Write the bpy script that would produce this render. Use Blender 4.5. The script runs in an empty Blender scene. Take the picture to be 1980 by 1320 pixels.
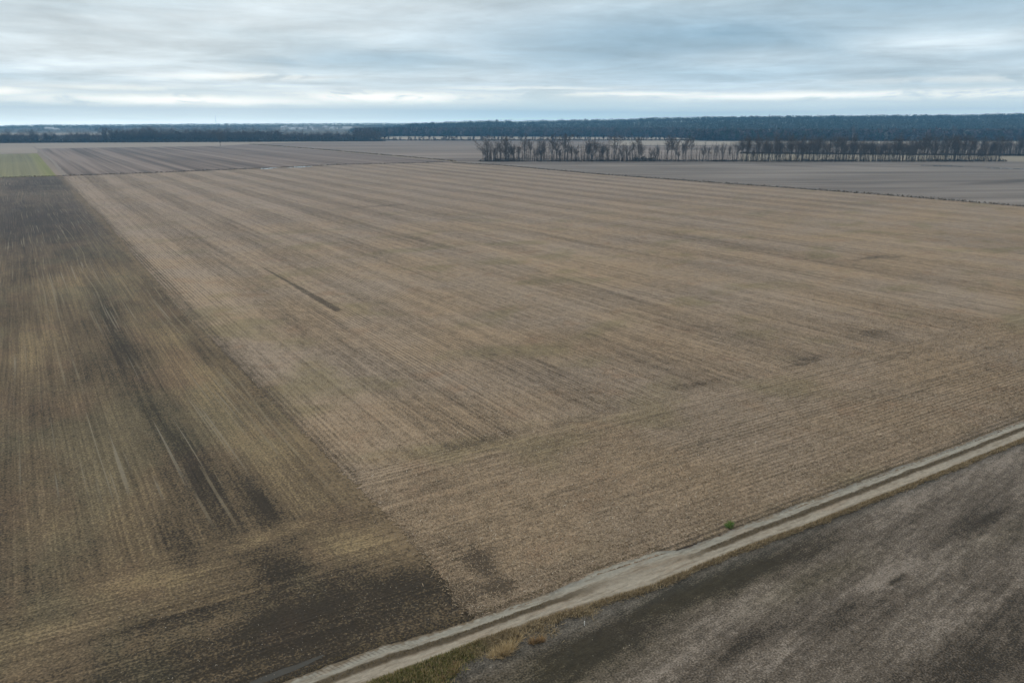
import bpy, bmesh, math, random
import numpy as np
from mathutils import Vector

# ------------------------------------------------------------------ camera
R = math.radians
F, HOR, YAW, CAMH = 1496.0, 238.0, 32.0, 40.0
PITCH = math.atan((660 - HOR) / F)
scn = bpy.context.scene
COL = scn.collection
cam_d = bpy.data.cameras.new('camera')
cam = bpy.data.objects.new('camera', cam_d)
COL.objects.link(cam)
cam.location = (0, 0, CAMH)
cam.rotation_euler = (math.pi / 2 - PITCH, 0, -R(YAW))
cam_d.sensor_width = 36
cam_d.lens = F / 1980 * 36
cam_d.clip_start = 0.5
cam_d.clip_end = 60000
scn.camera = cam
scn.view_settings.view_transform = 'Standard'
scn.view_settings.look = 'None'
scn.view_settings.gamma = 1
scn.view_settings.exposure = 0.0
scn.cycles.volume_bounces = 0
scn.cycles.max_bounces = 4


# ------------------------------------------------------------------ node helper
class T:
    def __init__(s, tree):
        s.t = tree

    def n(s, typ, **kw):
        nd = s.t.nodes.new(typ)
        for k, v in kw.items():
            setattr(nd, k, v)
        return nd

    def put(s, sock, v):
        if isinstance(v, bpy.types.NodeSocket):
            s.t.links.new(v, sock)
        elif v is not None:
            if isinstance(v, (tuple, list)) and len(v) == 3 and sock.type == 'RGBA':
                v = (*v, 1)
            sock.default_value = v

    def m(s, op, a, b=None, c=None, clamp=False):
        nd = s.n('ShaderNodeMath', operation=op, use_clamp=clamp)
        s.put(nd.inputs[0], a)
        if b is not None: s.put(nd.inputs[1], b)
        if c is not None: s.put(nd.inputs[2], c)
        return nd.outputs[0]

    def add(s, a, b): return s.m('ADD', a, b)
    def sub(s, a, b): return s.m('SUBTRACT', a, b)
    def mul(s, a, b): return s.m('MULTIPLY', a, b)
    def mad(s, a, b, c): return s.m('MULTIPLY_ADD', a, b, c)
    def mx(s, a, b): return s.m('MAXIMUM', a, b)

    def step(s, v, lo, hi):
        nd = s.n('ShaderNodeMapRange', interpolation_type='SMOOTHSTEP')
        if lo <= hi:
            a = (lo, hi, 0, 1)
        else:
            a = (hi, lo, 1, 0)
        s.put(nd.inputs[0], v)
        for i, x in enumerate(a): nd.inputs[i + 1].default_value = x
        return nd.outputs[0]

    def sep(s, v):
        nd = s.n('ShaderNodeSeparateXYZ')
        s.put(nd.inputs[0], v)
        return nd.outputs

    def com(s, x, y, z=0.0):
        nd = s.n('ShaderNodeCombineXYZ')
        for i, v in enumerate((x, y, z)): s.put(nd.inputs[i], v)
        return nd.outputs[0]

    def noise(s, v, sx, sy, seed=0.0, detail=2.0, rough=0.5, dist=0.0, sz=1.0):
        nd = s.n('ShaderNodeVectorMath', operation='MULTIPLY_ADD')
        s.put(nd.inputs[0], v)
        nd.inputs[1].default_value = (sx, sy, sz)
        nd.inputs[2].default_value = (seed * 7.31, seed * 3.17, seed * 1.93)
        k = s.n('ShaderNodeTexNoise', noise_dimensions='3D')
        s.put(k.inputs['Vector'], nd.outputs[0])
        k.inputs['Scale'].default_value = 1
        k.inputs['Detail'].default_value = detail
        k.inputs['Roughness'].default_value = rough
        k.inputs['Distortion'].default_value = dist
        return k.outputs['Fac']

    def mix(s, f, a, b):
        nd = s.n('ShaderNodeMix', data_type='RGBA')
        s.put(nd.inputs[0], f)
        s.put(nd.inputs[6], a)
        s.put(nd.inputs[7], b)
        return nd.outputs[2]

    def mixf(s, f, a, b):
        nd = s.n('ShaderNodeMix', data_type='FLOAT')
        s.put(nd.inputs[0], f)
        s.put(nd.inputs[2], a)
        s.put(nd.inputs[3], b)
        return nd.outputs[0]

    def scale(s, col, f):
        nd = s.n('ShaderNodeVectorMath', operation='SCALE')
        s.put(nd.inputs[0], col)
        s.put(nd.inputs[3], f)
        return nd.outputs[0]

    def gauss(s, x, y, cx, cy, rx, ry):
        a = s.m('DIVIDE', s.sub(x, cx), rx)
        b = s.m('DIVIDE', s.sub(y, cy), ry)
        d = s.add(s.mul(a, a), s.mul(b, b))
        return s.m('EXPONENT', s.mul(d, -1.0))

    def blobs(s, x, y, lst):
        """largest of several soft ellipses (cx, cy, rx, ry, strength)"""
        out = None
        for cx, cy, rx, ry, k in lst:
            g = s.mul(s.gauss(x, y, cx, cy, rx, ry), k)
            out = g if out is None else s.mx(out, g)
        return out


def new_mat(name, rough=0.95, spec=0.15):
    m = bpy.data.materials.new(name)
    m.use_nodes = True
    nt = m.node_tree
    b = nt.nodes['Principled BSDF']
    b.inputs['Roughness'].default_value = rough
    b.inputs['Specular IOR Level'].default_value = spec
    return m, T(nt), b


# ------------------------------------------------------------------ world: overcast sky
SUN_AZ, SUN_EL = YAW - 22.0, 26.0          # azimuth clockwise from +Y
world = bpy.data.worlds.new('World')
scn.world = world
world.use_nodes = True
w = T(world.node_tree)
for nd in list(world.node_tree.nodes): world.node_tree.nodes.remove(nd)
sky = w.n('ShaderNodeTexSky', sky_type='NISHITA', sun_disc=False)
sky.sun_elevation = R(SUN_EL)
sky.sun_rotation = R(SUN_AZ)
sky.altitude = 100
clear = w.scale(sky.outputs[0], 0.09)
dirv = w.n('ShaderNodeTexCoord').outputs['Generated']
dx, dy, dz = w.sep(dirv)
az = w.sub(w.mul(w.m('ARCTAN2', dx, dy), 180 / math.pi), YAW)       # degrees, 0 = north-east view axis
el = w.mul(w.m('ARCSINE', dz), 180 / math.pi)
# flat cloud deck seen in perspective
den = w.mx(w.add(dz, 0.03), 0.03)
deck = w.com(w.m('DIVIDE', dx, den), w.m('DIVIDE', dy, den))
azel = w.com(w.mul(az, 0.095), w.mul(el, 0.30))
n_big = w.noise(deck, 0.30, 0.30, 3, 6, 0.6, 0.5)
n_str = w.noise(azel, 1.0, 1.7, 5, 6, 0.58, 0.6)
n_fine = w.noise(azel, 2.6, 3.6, 9, 5, 0.62, 0.5)
n_lump = w.noise(deck, 0.75, 0.75, 14, 6, 0.6, 0.5)
wel = w.add(el, w.mul(w.sub(n_str, 0.5), 1.3))
wel2 = w.add(el, w.mul(w.sub(n_fine, 0.5), 0.55))
waz = w.add(az, w.mul(w.sub(n_str, 0.5), 9.0))
# blue-grey deck colours
c_grey = (0.500, 0.615, 0.680)
c_blue = (0.290, 0.455, 0.585)
c_pale = (0.72, 0.81, 0.855)
fblue = w.blobs(waz, wel, [(12, 5.2, 15, 2.4, 1.0), (27, 8.0, 13, 2.2, .85), (-9, 4.3, 9, .75, .75), (-15.5, 3.95, 4, .3, .8), (2, 4.0, 10, 0.8, .5), (34, 4, 9, .7, .35), (-33, 3.2, 5, .4, .3)])
fblue = w.mul(fblue, w.mad(n_big, 1.3, 0.25))
fpale = w.blobs(waz, wel, [(-24, 4.9, 8.5, 1.25, 1.0), (-31, 7.2, 8, .8, .35), (16, 4.2, 7, .55, .5), (29, 4.9, 6, .65, .85), (-14, 7.6, 10, .9, .3), (-3, 3.0, 9, .5, .5)])
fpale = w.mul(fpale, w.mad(n_str, 1.2, 0.25))
base = w.mix(w.step(n_big, 0.32, 0.7), c_grey, w.scale(c_pale, 0.96))
base = w.mix(w.m('MINIMUM', fblue, 1.0), base, c_blue)
base = w.mix(w.m('MINIMUM', fpale, 1.0), base, c_pale)
base = w.scale(base, w.mad(n_str, 0.70, 0.66))
base = w.scale(base, w.mad(n_fine, 0.26, 0.87))
base = w.scale(base, w.mad(n_lump, 0.74, 0.63))
# paler band towards the horizon and bright gaps low in the deck
c_low = (0.69, 0.785, 0.785)
base = w.mix(w.mul(w.step(wel, 2.9, 1.2), 0.8), base, c_low)
base = w.mix(w.mul(w.gauss(waz, el, 1, 0.5, 12, .75), 0.55), base, (0.46, 0.665, 0.75))
gaps = w.blobs(waz, wel2, [(-8.5, 1.74, 6.5, .36, 1.0), (-22, 1.45, 9.5, .30, 1.0), (-34, 1.9, 4, .25, .9), (-17.5, 3.0, 5, .20, .6), (9, 1.95, 8, .16, .75), (20, 1.78, 10, .24, .9), (31, 1.75, 8, .28, .75), (1, 2.35, 7, .14, .4), (29, 2.6, 6, .2, .35), (-26, 2.2, 5, .18, .4)])
gaps = w.mul(gaps, w.step(n_fine, 0.31, 0.49))
base = w.mix(gaps, base, (1.22, 1.19, 1.10))
# thick, bright deck overhead (outside the frame)
base = w.scale(base, 1.05)
# low sky brightened in its colour, to offset the dimming by the haze box
base = w.scale(base, w.mad(w.m('EXPONENT', w.mul(w.m('MAXIMUM', el, 0.0), -0.62)), 0.60, 1.0))
base = w.scale(base, w.mad(w.m('EXPONENT', w.mul(w.m('MAXIMUM', el, 0.0), -1.5)), 0.55, 1.0))
base = w.mix(w.step(el, 14, 42), base, w.scale((0.98, 0.965, 0.94), w.mad(n_big, 0.5, 0.8)))
base = w.mix(0.94, clear, base)
bg = w.n('ShaderNodeBackground')
w.put(bg.inputs[0], base)
bg.inputs[1].default_value = 1.0
wo = w.n('ShaderNodeOutputWorld')
world.node_tree.links.new(bg.outputs[0], wo.inputs[0])

sun_d = bpy.data.lights.new('sun', 'SUN')
sun_d.energy = 0.8
sun_d.angle = R(25)
sun_d.color = (1.0, 0.95, 0.88)
sun = bpy.data.objects.new('sun', sun_d)
COL.objects.link(sun)
sa = R(SUN_AZ)
sv = Vector((math.sin(sa) * math.cos(R(SUN_EL)), math.cos(sa) * math.cos(R(SUN_EL)), math.sin(R(SUN_EL))))
sun.rotation_euler = sv.to_track_quat('Z', 'Y').to_euler()
sun.location = (0, 0, 500)

# ------------------------------------------------------------------ geometry helpers
CY, SY = math.cos(R(YAW)), math.sin(R(YAW))
CP, SP = math.cos(PITCH), math.sin(PITCH)


def at(px, py):
    """ground point seen at a pixel of the 1980x1320 photograph"""
    a, b = (px - 990) / F, -(py - 660) / F
    f, u = CP + b * SP, -SP + b * CP
    t = CAMH / -u
    x, y = a * t, f * t
    return (x * CY + y * SY, -x * SY + y * CY)


def polar(px, Z):
    """ground point at depth Z in the view direction, in the direction of column px"""
    r = (px - 990) / F * (Z * CP + CAMH * SP)
    return (r * CY + Z * SY, -r * SY + Z * CY)


def zdepth(py):
    b = -(py - 660) / F
    return CAMH * (CP + b * SP) / (SP - b * CP)


def ztop(py, Z):
    """height of a point at depth Z seen in row py"""
    return CAMH + Z * math.tan(math.atan((660 - py) / F) - PITCH)


def obj(name, verts, faces, mat=None, parent=None, kind=None, smooth=False):
    me = bpy.data.meshes.new(name)
    me.from_pydata([tuple(v) for v in verts], [], [tuple(f) for f in faces])
    if mat: me.materials.append(mat)
    if smooth: me.polygons.foreach_set('use_smooth', [True] * len(me.polygons))
    me.update()
    o = bpy.data.objects.new(name, me)
    COL.objects.link(o)
    if parent: o.parent = parent
    if kind: o['kind'] = kind
    return o


def np_mesh(name, V, N, mat, nper, kind=None, extra=None):
    """many separate polygons of nper corners: V is (N*nper, 3)"""
    me = bpy.data.meshes.new(name)
    V = np.ascontiguousarray(V, dtype=np.float32)
    me.vertices.add(len(V))
    me.vertices.foreach_set('co', V.ravel())
    me.loops.add(N * nper)
    me.loops.foreach_set('vertex_index', np.arange(N * nper, dtype=np.int32))
    me.polygons.add(N)
    me.polygons.foreach_set('loop_start', np.arange(0, N * nper, nper, dtype=np.int32))
    me.materials.append(mat)
    if extra is not None:
        a = me.attributes.new('tone', 'FLOAT', 'POINT')
        a.data.foreach_set('value', np.ascontiguousarray(extra, dtype=np.float32))
    me.update(calc_edges=True)
    o = bpy.data.objects.new(name, me)
    COL.objects.link(o)
    if kind: o['kind'] = kind
    return o


def tag(o, label, cat, group=None, kind=None):
    o['label'] = label
    o['category'] = cat
    if group: o['group'] = group
    if kind: o['kind'] = kind
    return o


def thing(name, label, cat, loc, rz=0.0, sc=(1, 1, 1), group=None):
    o = bpy.data.objects.new(name, None)
    COL.objects.link(o)
    o.location = loc
    o.rotation_euler = (0, 0, rz)
    o.scale = sc
    o.empty_display_size = 0.5
    return tag(o, label, cat, group)


rnd = random.Random(7)
rng = np.random.default_rng(7)


def jag(pts, step=0.7, amp=0.18, seed=1):
    """subdivide a polyline and shake it sideways"""
    r = random.Random(seed)
    out = []
    for (x0, y0), (x1, y1) in zip(pts, pts[1:]):
        L = math.hypot(x1 - x0, y1 - y0)
        n = max(1, int(L / step))
        nx, ny = -(y1 - y0) / L, (x1 - x0) / L
        for i in range(n):
            a = r.gauss(0, amp)
            out.append((x0 + (x1 - x0) * i / n + nx * a, y0 + (y1 - y0) * i / n + ny * a))
    out.append(pts[-1])
    return out


def sheet(name, poly, z, mat, kind='structure'):
    bm = bmesh.new()
    vs = [bm.verts.new((x, y, z)) for x, y in poly]
    es = [bm.edges.new((vs[i], vs[(i + 1) % len(vs)])) for i in range(len(vs))]
    bmesh.ops.triangle_fill(bm, use_beauty=True, edges=es, normal=(0, 0, 1))
    for f in bm.faces:
        if f.normal.z < 0: f.normal_flip()
    me = bpy.data.meshes.new(name)
    bm.to_mesh(me)
    bm.free()
    me.materials.append(mat)
    o = bpy.data.objects.new(name, me)
    COL.objects.link(o)
    if kind: o['kind'] = kind
    return o


# ------------------------------------------------------------------ ground materials
def P(t):
    return t.n('ShaderNodeNewGeometry').outputs['Position']


def bump(t, b, h, dist, strength=1.0):
    nd = t.n('ShaderNodeBump')
    nd.inputs['Strength'].default_value = strength
    nd.inputs['Distance'].default_value = dist
    t.put(nd.inputs['Height'], h)
    t.put(b.inputs['Normal'], nd.outputs[0])


def mat_corn():
    m, t, b = new_mat('corn_stubble_soil')
    p = P(t)
    x, y, z = t.sep(p)
    wob = t.noise(p, .05, .05, 1, 2)
    big = t.noise(p, .012, .012, 2, 4, .55)
    yw = t.add(y, t.mul(t.sub(wob, .5), 3.0))
    hl = t.step(t.add(yw, t.mul(t.sub(t.noise(p, .25, .25, 18, 2), .5), 6)), 79.5, 82.5)
    fine = t.noise(p, 5.6, 5.6, 3, 3, .65)
    fine2 = t.noise(p, 6.5, 3.4, 4, 2, .6)
    gr2 = t.noise(p, .9, .9, 19, 5, .72)

    def rows_along(rc, al, k):
        rp = t.com(rc, al)
        mid = t.noise(rp, 1.0, .35, 5 + k, 3, .55)
        sw = t.noise(rp, .085, .0016, 6 + k, 2, .5)
        strk = t.noise(rp, .55, .012, 7 + k, 2, .55)
        thin = t.noise(rp, 1.35, .018, 8 + k, 2, .6)
        rows = t.m('COSINE', t.add(t.mul(rc, 2 * math.pi / .762), t.mul(t.noise(p, .4, .4, 9 + k, 2), 2.2)))
        rmask = t.step(t.noise(rp, .05, .012, 10 + k, 3, .6), .40, .66)
        r_ = t.mul(t.sub(mid, .5), .85)
        r_ = t.add(r_, t.mul(t.sub(sw, .5), .38))
        r_ = t.add(r_, t.mul(t.sub(strk, .5), .45))
        r_ = t.add(r_, t.mul(t.sub(thin, .5), 1.0))
        return t.add(r_, t.mul(rows, t.mad(rmask, .25, .06)))

    # alternate harvest passes lie light and dark, with straight edges
    ph = t.mul(t.sub(t.add(x, t.mul(t.sub(t.noise(p, .03, .0016, 20, 1), .5), 5.0)), 349.7), 2 * math.pi / 22.4)
    per = t.step(t.m('COSINE', ph), -.38, .30)
    per = t.mul(t.sub(per, .5), t.mul(t.mad(t.noise(p, .02, .004, 36, 2), .30, .10), t.mad(t.step(y, 140, 430), .5, .5)))
    main = t.add(rows_along(x, y, 0), per)
    cov = t.mad(t.sub(fine, .5), 1.9, .60)
    cov = t.add(cov, t.mul(t.sub(fine2, .5), 1.3))
    cov = t.add(cov, t.mul(t.sub(gr2, .5), .85))
    cov = t.add(cov, t.mixf(hl, rows_along(y, x, 40), main))
    cov = t.add(cov, t.mul(t.sub(big, .5), .35))
    # bare or wet marks that have their own shape
    px_ = t.add(x, t.mul(t.sub(t.noise(p, .35, .35, 11, 3), .5), 5.0))
    py_ = t.add(y, t.mul(t.sub(t.noise(p, .35, .35, 12, 3), .5), 5.0))
    marks = t.blobs(px_, py_, [(31.5, 56.8, 1.9, 3.3, .9), (30.5, 52.6, 2.8, 1.6, .8), (33.2, 58.2, 2.0, 1.0, .5), (110.1, 81.7, 3.6, .7, .6), (114, 82.8, 3.0, .5, .5), (85.9, 83.3, 5, .9, .45),
                               (138.8, 87.2, 9, 2.2, .4), (220, 142, 8, 2.0, .5), (227, 139, 5, 1.2, .4), (152.9, 367, 14, 3.5, .4), (46, 81.6, 5, 1.2, .3), (62, 81, 4, .8, .4), (36.3, 72.6, 3, 1.5, .25), (28.4, 54, 1.1, 3.5, .5), (27.9, 60, .8, 2.0, .3),
                               (96, 70, 5, .8, .4), (130, 76, 8, .7, .4), (70, 66, 4, .8, .3), (150, 70, 9, .8, .35), (110, 62, 6, .8, .35)])
    sx = t.add(x, t.mul(t.sub(t.noise(p, .6, .25, 13, 2), .5), .8))
    sw_ = t.mul(t.step(y, 232, 160), .95)
    strip = t.mul(t.step(t.sub(t.m('ABSOLUTE', t.sub(sx, 55.8)), sw_), .45, -.25), t.mul(t.step(y, 160.5, 163), t.step(y, 228, 221)))
    strip2 = t.mul(t.mul(t.step(t.m('ABSOLUTE', t.sub(sx, 45.2)), .5, .2), t.mul(t.step(y, 150, 160), t.step(y, 262, 240))), .16)
    edge = t.mul(t.step(t.add(y, t.mul(wob, .6)), 50.3, 49.5), .35)
    marks = t.mx(t.mx(marks, t.mul(strip, t.mad(t.noise(p, .25, .12, 17, 3), .9, .3))), t.mx(strip2, edge))
    cov = t.sub(cov, t.mul(t.step(t.add(x, t.mul(t.sub(t.noise(p, .5, .3, 37, 3), .5), 4)), 30.0, 27.2), .22))
    cov = t.sub(cov, t.mul(marks, .95))
    cov = t.m('MINIMUM', t.mx(cov, 0.0), 1.15)
    straw = t.mix(t.step(t.noise(p, .03, .03, 14, 3), .35, .65), (.355, .264, .170), (.335, .266, .196))
    straw = t.mix(t.mul(t.step(t.noise(p, .11, .11, 15, 4, .6), .54, .70), .55), straw, (.30, .195, .120))
    straw = t.mix(t.mul(t.step(t.noise(p, .045, .06, 16, 3), .53, .68), .6), straw, (.225, .190, .098))
    straw = t.mix(t.mul(t.step(y, 160, 420), .55), straw, (.30, .245, .205))  # pinkish-grey look of haze painted into the distant straw
    soil = t.mix(t.step(big, .4, .6), (.066, .050, .034), (.085, .066, .044))
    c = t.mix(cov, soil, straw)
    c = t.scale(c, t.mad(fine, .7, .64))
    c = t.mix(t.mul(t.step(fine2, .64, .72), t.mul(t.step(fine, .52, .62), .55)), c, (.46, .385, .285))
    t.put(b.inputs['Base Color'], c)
    bump(t, b, t.add(fine, t.mul(gr2, .6)), .16, .8)
    return m


def mat_bean():
    m, t, b = new_mat('drilled_field_soil')
    p = P(t)
    x, y, z = t.sep(p)
    wob = t.noise(p, .06, .06, 21, 3)
    yw = t.add(y, t.mul(t.sub(wob, .5), 4.0))
    hl = t.step(t.add(yw, t.mul(t.sub(t.noise(p, .3, .3, 38, 2), .5), 5)), 71.5, 75)
    curve = t.mul(t.sub(t.noise(p, .012, .012, 22, 1), .5), 7)

    def drills(rc, al, k):
        rp = t.com(rc, al)
        s1 = t.noise(rp, 1.5, .05, 23 + k, 3, .6)
        s2 = t.noise(rp, .36, .012, 24 + k, 3, .55)
        s3 = t.noise(rp, 3.0, .035, 25 + k, 3, .6)
        ln = t.noise(rp, 2.9, .022, 33 + k, 1)
        return s1, s2, s3, ln

    A = drills(t.add(x, t.mul(curve, .25)), y, 0)
    B_ = drills(t.add(y, t.mul(x, .05)), x, 30)
    s1, s2, s3, lnn = [t.mixf(hl, b2, a2) for a2, b2 in zip(A, B_)]
    fine = t.noise(p, 4.5, 4.5, 26, 3, .62)
    mot = t.noise(p, .035, .022, 27, 4, .58, .6)
    mot2 = t.noise(p, .12, .06, 28, 3, .6, .4)
    v = t.mad(t.sub(s1, .5), .40, .51)
    v = t.add(v, t.mul(t.sub(s2, .5), .48))
    v = t.add(v, t.mul(t.sub(s3, .5), .28))
    v = t.add(v, t.add(t.mul(t.sub(fine, .5), 1.5), t.mul(t.sub(t.noise(p, 1.6, 1.2, 35, 3, .6), .5), .6)))
    v = t.add(v, t.mul(t.sub(mot, .5), .9))
    v = t.add(v, t.mul(t.sub(mot2, .5), .4))
    qx = t.add(x, t.mul(t.sub(t.noise(p, .08, .03, 29, 3), .5), 5))
    qy = t.add(y, t.mul(t.sub(t.noise(p, .12, .12, 30, 3), .5), 6))
    dark = t.blobs(qx, qy, [(11.6, 170, 3.4, 70, .40), (12.4, 112, 2.9, 32, .36), (12.8, 90, 2.2, 10, .34), (25.8, 180, 1.5, 60, .30), (25.6, 112, 1.2, 16, .20), (3, 390, 26, 130, .52), (14, 640, 30, 90, .44),
                            (14.5, 57.2, 8.5, 4.4, .60), (15.6, 65.4, 2.6, 2.6, .42), (24.0, 56.5, 5.5, 2.8, .62), (6, 62.0, 7, 1.6, .35), (18, 52.5, 8, 1.7, .5), (-2, 57, 9, 1.4, .4),
                            (22, 330, 9, 25, .3), (-3, 230, 8, 40, .3), (8, 76, 1.2, 7, .3), (17.5, 80, 1.3, 8, .45)])
    lite = t.blobs(qx, qy, [(22.5, 90, 3.2, 22, .28), (20.5, 130, 2.4, 40, .22), (4, 92, 4.0, 22, .20), (16, 71.6, 7, 1.9, .46), (5, 70, 8, 1.8, .40), (23, 67.0, 5.0, 4.8, .36), (-2.8, 153, 4, 26, .18), (10, 241, 9, 22, .22), (22, 200, 4, 30, .12), (-4, 66, 5, 1.8, .25)])
    damp = t.mul(t.step(t.add(qy, t.mul(qx, .12)), 67, 55), t.mad(t.step(qx, -3, 9), .30, .16))
    dark = t.mx(dark, damp)
    v = t.sub(t.add(v, lite), dark)
    v = t.m('MINIMUM', t.mx(v, 0.0), 1.0)
    c = t.mix(t.step(v, .0, .55), (.035, .028, .019), (.122, .091, .054))
    c = t.mix(t.step(v, .5, 1.0), c, (.232, .176, .096))
    g = t.mul(t.step(t.noise(p, .05, .03, 31, 4, .6), .48, .62), .55)
    c = t.mix(g, c, t.mix(v, (.040, .037, .024), (.190, .160, .095)))
    c = t.mix(t.mul(t.step(t.noise(p, .09, .05, 32, 3), .52, .66), .45), c, t.mix(v, (.055, .040, .028), (.225, .150, .090)))
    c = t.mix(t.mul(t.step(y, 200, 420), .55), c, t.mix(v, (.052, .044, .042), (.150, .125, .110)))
    c = t.scale(c, t.mad(fine, 1.3, .35))
    c = t.scale(c, t.mad(s3, 1.1, .45))
    # paired wheel marks of the sprayer, gently curved and broken
    wx = t.add(x, t.mul(t.sub(t.noise(p, .006, .009, 49, 1), .5), 12))
    wf = t.m('PINGPONG', wx, 5.5)
    wl = t.step(t.m('ABSOLUTE', t.sub(wf, 1.0)), .22, .10)
    wl = t.mul(t.mul(wl, t.step(y, 74, 80)), t.step(t.noise(p, .05, .03, 50, 4, .65), .44, .60))
    c = t.mix(t.mul(wl, .45), c, (.22, .185, .125))
    # stubble blown over the edge of the neighbouring field
    sp_ = t.mul(t.step(t.add(x, t.mul(t.sub(t.noise(p, .35, .2, 39, 4, .65), .5), 9)), 24.0, 27.5), t.step(t.noise(p, 2.2, 2.2, 40, 3, .65), .40, .60))
    c = t.mix(t.mul(sp_, t.mul(t.step(y, 55, 64), .75)), c, (.21, .155, .092))
    ln = t.mul(t.step(lnn, .648, .70), t.step(t.noise(p, .04, .02, 34, 3), .48, .66))
    c = t.mix(t.mul(ln, .6), c, (.23, .205, .155))
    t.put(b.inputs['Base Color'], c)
    bump(t, b, t.add(fine, t.mul(s3, .8)), .10, .7)
    return m


def mat_grey_field():
    m, t, b = new_mat('bean_stubble_soil')
    p = P(t)
    x, y, z = t.sep(p)
    # streaks run slightly off the track's direction
    c_, s_ = math.cos(R(9)), math.sin(R(9))
    u = t.add(t.mul(x, c_), t.mul(y, s_))
    v_ = t.sub(t.mul(y, c_), t.mul(x, s_))
    rp = t.com(u, v_)
    st = t.noise(rp, .055, .30, 41, 4, .6, .5)
    st2 = t.noise(rp, .16, 1.1, 42, 3, .6)
    fine = t.noise(p, 6.2, 6.2, 43, 3, .65)
    fine2 = t.noise(p, 1.1, 1.1, 44, 3, .6)
    v = t.mad(t.sub(st, .5), 1.25, .50)
    v = t.add(v, t.mul(t.sub(t.noise(rp, .12, 2.6, 48, 3, .6), .5), .6))
    v = t.add(v, t.mul(t.sub(st2, .5), .55))
    v = t.add(v, t.mul(t.sub(fine, .5), 1.9))
    v = t.add(v, t.mul(t.sub(fine2, .5), .8))
    qx = t.add(x, t.mul(t.sub(t.noise(p, .15, .15, 45, 3), .5), 7))
    qy = t.add(y, t.mul(t.sub(t.noise(p, .25, .4, 46, 4, .6), .5), 1.8))
    dark = t.blobs(qx, qy, [(48, 42.2, 11, 1.5, .95), (54, 42.0, 6, .8, .8), (33, 41.0, 9, 2.6, .75), (58, 41.5, 5, .9, .5), (53, 33.5, 6, 1.2, .3), (62.8, 33.8, .9, .35, .8), (24, 41.5, 5, 2.0, .5), (80, 35.4, 9, 1.6, .3), (44, 35, 4, .8, .25), (57, 24, 14, 3.0, .35)])
    lite = t.blobs(qx, qy, [(45, 38.6, 7, 1.2, .22), (37, 36.5, 6, 1.5, .22), (68, 34.5, 10, .9, .2), (64, 28, 9, .8, .24), (80, 42.4, 18, 1.6, .20), (45, 32.5, 7, 1.0, .14)])
    v = t.sub(t.add(v, lite), dark)
    v = t.m('MINIMUM', t.mx(v, 0.0), 1.0)
    c = t.mix(t.step(v, .0, .5), (.036, .030, .022), (.100, .083, .064))
    c = t.mix(t.step(v, .45, 1.0), c, (.205, .176, .144))
    ol = t.blobs(qx, qy, [(47, 42.2, 12, 2.0, .9), (30, 40.5, 9, 3.0, .9), (56, 38, 8, 1.6, .6), (80, 33, 9, 1.4, .3), (25, 38, 6, 3, .5)])
    c = t.mix(t.mul(ol, .7), c, t.mix(v, (.038, .033, .019), (.15, .128, .080)))
    c = t.mix(t.mul(t.step(y, 42.2, 44.2), .35), c, t.mix(v, (.05, .052, .046), (.125, .130, .120)))
    c = t.scale(c, t.mad(fine, 1.4, .33))
    c = t.scale(c, t.mad(t.noise(p, 1.9, 1.9, 51, 3, .65), 1.0, .5))
    c = t.scale(c, t.mad(t.noise(rp, .5, 2.2, 47, 3, .6), .7, .65))
    t.put(b.inputs['Base Color'], c)
    bump(t, b, fine, .10, .7)
    return m


def mat_far(name, dark, light, axis_deg, fs, fl, seed, con=1.0, mott=.004, green=None, marks=None):
    """a field seen from far off: stripes along axis_deg (from +Y towards +X)"""
    m, t, b = new_mat(name)
    p = P(t)
    x, y, z = t.sep(p)
    a = R(axis_deg)
    ac = t.sub(t.mul(x, math.cos(a)), t.mul(y, math.sin(a)))
    al = t.add(t.mul(x, math.sin(a)), t.mul(y, math.cos(a)))
    rp = t.com(ac, al)
    s1 = t.noise(rp, fs, fl, seed, 3, .55)
    s2 = t.noise(rp, fs * 3.7, fl * 2.3, seed + 1, 2, .55)
    mo = t.noise(p, mott, mott, seed + 2, 4, .55)
    fi = t.noise(p, .8, .8, seed + 3, 3, .6)
    v = t.mad(t.sub(s1, .5), 1.7 * con, .5)
    v = t.add(v, t.mul(t.sub(s2, .5), .8 * con))
    v = t.add(v, t.mul(t.sub(mo, .5), .8))
    v = t.add(v, t.mul(t.sub(fi, .5), .5))
    c = t.mix(t.m('MINIMUM', t.mx(v, 0), 1), dark, light)
    if marks:
        qx = t.add(x, t.mul(t.sub(t.noise(p, .02, .02, seed + 5, 3), .5), 40))
        qy = t.add(y, t.mul(t.sub(t.noise(p, .02, .02, seed + 6, 3), .5), 25))
        c = t.mix(t.blobs(qx, qy, marks), c, tuple(k * .8 for k in dark))
    if green:
        c = t.mix(t.mul(t.step(x, green[0], green[1]), green[2]), c, t.mix(v, green[3], green[4]))
    t.put(b.inputs['Base Color'], c)
    return m


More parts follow.
